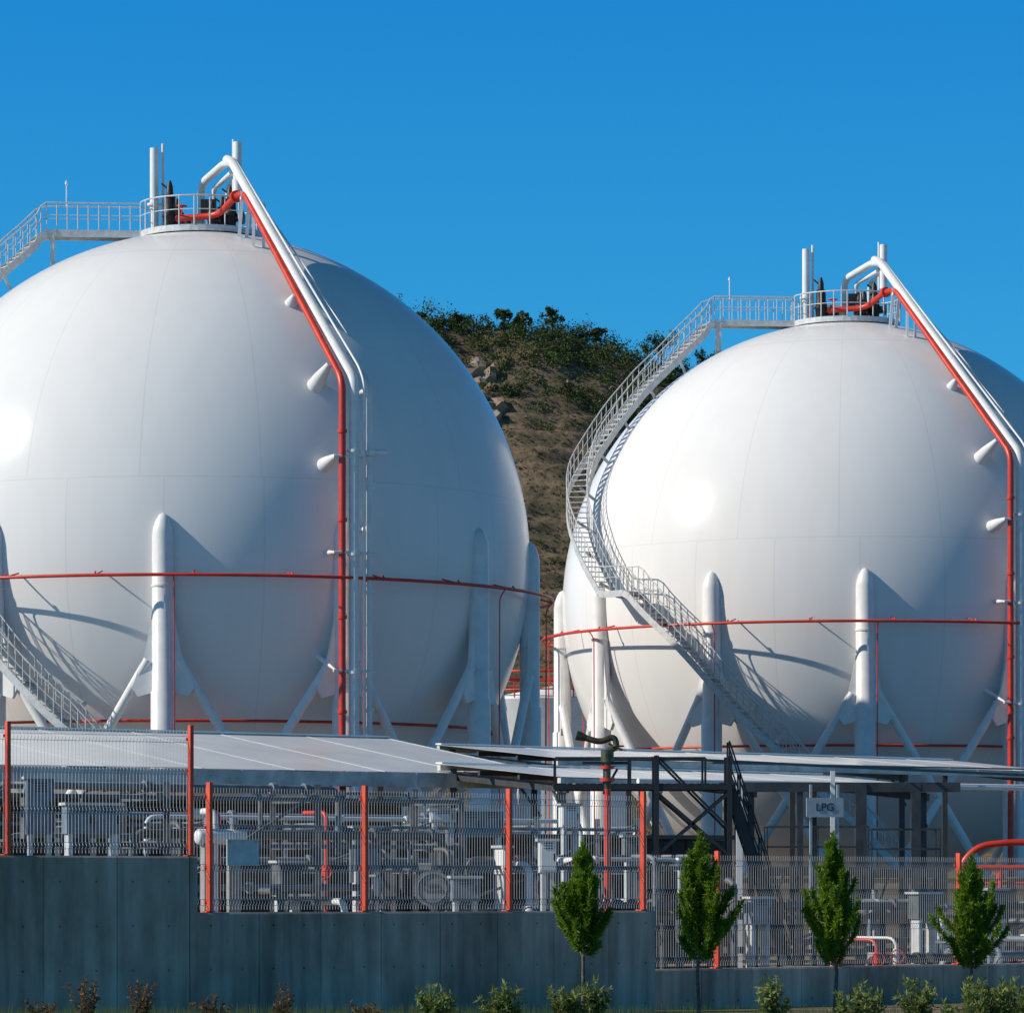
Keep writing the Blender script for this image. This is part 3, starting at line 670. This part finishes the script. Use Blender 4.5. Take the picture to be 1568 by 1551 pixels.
# ------------------------------------------------------------------ young pines
def pine(px,d,h,cb,w,seed):
    r=np.random.default_rng(seed); x=(px-784)*d/F; P=empty('young_pine_tree',(x,d,GZ)); tk=MB()
    lx,ly=r.normal()*0.03,r.normal()*0.03
    tk.tube([(0,0,-0.1),(lx,ly,h*0.3),(-lx,0.01,h*0.6),(0,0,h*0.97)],[0.034,0.028,0.018,0.005],8)
    base=[];dirs=[]
    nb=95
    for i in range(nb):
        t=(i+r.random())/nb; z=cb+(h-cb)*t*0.88; a=i*2.4+r.normal()*0.5
        prof=(0.62+0.38*min(1,t/0.2))*(1-max(0,t-0.08))**0.95+0.05; Lb=w*0.84*prof*r.uniform(0.5,1.2)
        if r.random()<0.08: Lb*=1.2
        el=rad(r.uniform(32,56)+t*20); n=6; pts=[]
        for k in range(n+1):
            s=k/n; rr=Lb*s*math.cos(el*(0.6+0.55*s)); zz=z+Lb*s*math.sin(el)*(0.5+0.55*s); pts.append(np.array([rr*math.cos(a),rr*math.sin(a),zz]))
        tk.tube([tuple(p) for p in pts],[0.009*(1-0.7*k/n) for k in range(n+1)],5)
        nn=int(260*Lb/0.5)+40
        ss=1-r.uniform(0.0,0.88,nn)**1.1
        idx=np.minimum((ss*n).astype(int),n-1); fr=ss*n-idx; A=np.array(pts)
        p=A[idx]*(1-fr[:,None])+A[idx+1]*fr[:,None]+r.normal(size=(nn,3))*0.012; tg=A[idx+1]-A[idx]; tg/=np.linalg.norm(tg,axis=1)[:,None]
        dd=tg*0.7+r.normal(size=(nn,3))*0.48; dd/=np.linalg.norm(dd,axis=1)[:,None]; base.append(p); dirs.append(dd)
    nn=220; zz=r.uniform(h*0.84,h*1.0,nn); dd=r.normal(size=(nn,3))*0.4+np.array([0,0,0.9]); dd/=np.linalg.norm(dd,axis=1)[:,None]
    base.append(np.stack([zz*0,zz*0,zz],1)); dirs.append(dd)
    B=np.concatenate(base); D=np.concatenate(dirs); N=len(B); s=r.uniform(0.05,0.11,N)[:,None]; u=np.cross(D,r.normal(size=(N,3))); u/=np.linalg.norm(u,axis=1)[:,None]
    v=np.stack([B-u*0.005,B+u*0.005,B+D*s*0.6+u*0.007,B+D*s,B+D*s*0.6-u*0.007],1).reshape(-1,3)
    me=bpy.data.meshes.new('needles'); me.from_pydata(v.tolist(),[],np.arange(N*5).reshape(-1,5).tolist()); me.materials.append(M_pine)
    ob=bpy.data.objects.new('needles',me); S.collection.objects.link(ob); ob.parent=P
    tk.make('trunk_and_branches',M_bark,P)
pine(893,60,2.80,1.14,0.92,11); pine(1072,60.5,2.96,1.05,0.98,22); pine(1275,61,2.96,0.98,0.95,13); pine(1487,61.5,2.62,0.92,0.92,34)
def shrub(px,d,h,w,seed,m=M_bush,nm='shrub',nst=26,ls=0.10):
    r=np.random.default_rng(seed); x=(px-784)*d/F; P=empty(nm,(x,d,GZ)); tk=MB(); B=[];D=[]
    for i in range(nst):
        a=r.uniform(0,6.28); out=w*0.5*math.sqrt(r.random()); hh=h*r.uniform(0.55,1.1)*(1-0.25*out/(w*0.5)); n=6
        A=np.array([[out*(k/n)**1.3*math.cos(a),out*(k/n)**1.3*math.sin(a),hh*(k/n)**0.9] for k in range(n+1)])
        tk.tube([tuple(p) for p in A],[0.006*(1-0.7*k/n) for k in range(n+1)],4)
        nn=40; ss=r.uniform(0.25,1,nn)**0.7; idx=np.minimum((ss*n).astype(int),n-1); fr=ss*n-idx
        B.append(A[idx]*(1-fr[:,None])+A[idx+1]*fr[:,None]); dd=r.normal(size=(nn,3))*0.7+np.array([0,0,0.6]); dd/=np.linalg.norm(dd,axis=1)[:,None]; D.append(dd)
    B=np.concatenate(B);D=np.concatenate(D);N=len(B); s=r.uniform(0.6,1.3,N)[:,None]*ls; u=np.cross(D,r.normal(size=(N,3))); u/=np.linalg.norm(u,axis=1)[:,None]; wd=0.15
    v=np.stack([B,B+D*s*0.45+u*s*wd,B+D*s,B+D*s*0.45-u*s*wd],1).reshape(-1,3)
    me=bpy.data.meshes.new('leaves'); me.from_pydata(v.tolist(),[],np.arange(N*4).reshape(-1,4).tolist()); me.materials.append(m)
    ob=bpy.data.objects.new('leaves',me); S.collection.objects.link(ob); ob.parent=P; tk.make('stems',M_bark,P)
for i,(px,h,w) in enumerate(((665,0.86,0.75),(765,0.86,0.6),(865,0.84,0.6),(1185,0.95,0.6),(1310,0.82,0.9),(1405,0.95,0.6),(1480,0.86,0.8),(1530,1.0,0.8),(912,0.88,0.5),(1560,0.9,0.6))):
    shrub(px,58+0.3*(i%3),h,w,30+i)
for i,(px,h,w) in enumerate(((130,1.05,0.6),(215,0.95,0.5),(60,0.7,0.6),(435,0.9,0.35),(330,0.6,0.8),(560,0.6,0.6))): shrub(px,58.5,h,w,60+i,M_dry,'dry_weeds',16,0.07)
N=30000; B=np.stack([rng.uniform(-9,11,N),rng.uniform(54,63,N),np.full(N,0.0)],1); hgt=rng.uniform(0.08,0.46,N)
lean=rng.normal(size=(N,2))*0.06; v=np.stack([B+[-0.007,0,0],B+[0.007,0,0],np.stack([B[:,0]+lean[:,0],B[:,1]+lean[:,1],hgt],1)],1).reshape(-1,3)
me=bpy.data.meshes.new('grass'); me.from_pydata(v.tolist(),[],np.arange(N*3).reshape(-1,3).tolist()); me.materials.append(M_bush); ob=bpy.data.objects.new('grass',me); ob.location=(0,0,GZ); S.collection.objects.link(ob)

# ------------------------------------------------------------------ light
Ld=Vector((-0.83,-0.19,0.545)).normalized()
sd=bpy.data.lights.new('sun','SUN'); sd.energy=4.3; sd.angle=rad(0.5); sd.color=(1.0,0.92,0.81)
so=bpy.data.objects.new('sun',sd); so.rotation_euler=Ld.to_track_quat('Z','Y').to_euler(); so.location=(-60,-20,60); S.collection.objects.link(so)
wd=bpy.data.worlds.new('World'); S.world=wd; wd.use_nodes=True; n=wd.node_tree.nodes; l=wd.node_tree.links; bg=n['Background']
sk=n.new('ShaderNodeTexSky'); sk.sky_type='NISHITA'; sk.sun_disc=False; sk.sun_elevation=math.asin(Ld.z); sk.sun_rotation=math.atan2(Ld.x,Ld.y)
sk.air_density=1.0; sk.dust_density=0.2; sk.ozone_density=3.0
tc=n.new('ShaderNodeTexCoord'); va=n.new('ShaderNodeVectorMath'); va.operation='ADD'; va.inputs[1].default_value=(0,0,0.16)
vn=n.new('ShaderNodeVectorMath'); vn.operation='NORMALIZE'; l.new(tc.outputs['Generated'],va.inputs[0]); l.new(va.outputs[0],vn.inputs[0]); l.new(vn.outputs[0],sk.inputs['Vector'])
hs=n.new('ShaderNodeHueSaturation'); hs.inputs['Saturation'].default_value=1.25
l.new(sk.outputs[0],hs.inputs['Color'])
sx=n.new('ShaderNodeSeparateXYZ'); l.new(tc.outputs['Generated'],sx.inputs[0])
rp=n.new('ShaderNodeValToRGB'); e=rp.color_ramp.elements
e[0].position=0.0; e[0].color=(0.38,0.92,0.86,1); e[1].position=1.0; e[1].color=(0.26,0.28,0.24,1)
q0=e.new(0.13); q0.color=(0.24,0.85,0.88,1); q1=e.new(0.22); q1.color=(0.12,0.76,0.92,1); q2=e.new(0.45); q2.color=(0.24,0.36,0.38,1)
l.new(sx.outputs['Z'],rp.inputs[0])
tint=n.new('ShaderNodeMix'); tint.data_type='RGBA'; tint.blend_type='MULTIPLY'; tint.inputs[0].default_value=1; l.new(hs.outputs[0],tint.inputs[6]); l.new(rp.outputs[0],tint.inputs[7])
vs_=n.new('ShaderNodeVectorMath'); vs_.operation='SCALE'; l.new(tint.outputs[2],vs_.inputs[0]); vs_.inputs['Scale'].default_value=1.25
l.new(vs_.outputs[0],bg.inputs[0]); bg.inputs[1].default_value=0.15

cam=bpy.data.cameras.new('camera'); co=bpy.data.objects.new('camera',cam); S.collection.objects.link(co); S.camera=co
co.location=(0,0,EYE); co.rotation_euler=(math.pi/2,0,0); cam.sensor_width=36; cam.lens=36*F/1568; cam.shift_y=(1364-775.5)/1568; cam.clip_start=0.5; cam.clip_end=8000
S.view_settings.view_transform='Standard'; S.view_settings.look='None'; S.view_settings.exposure=0
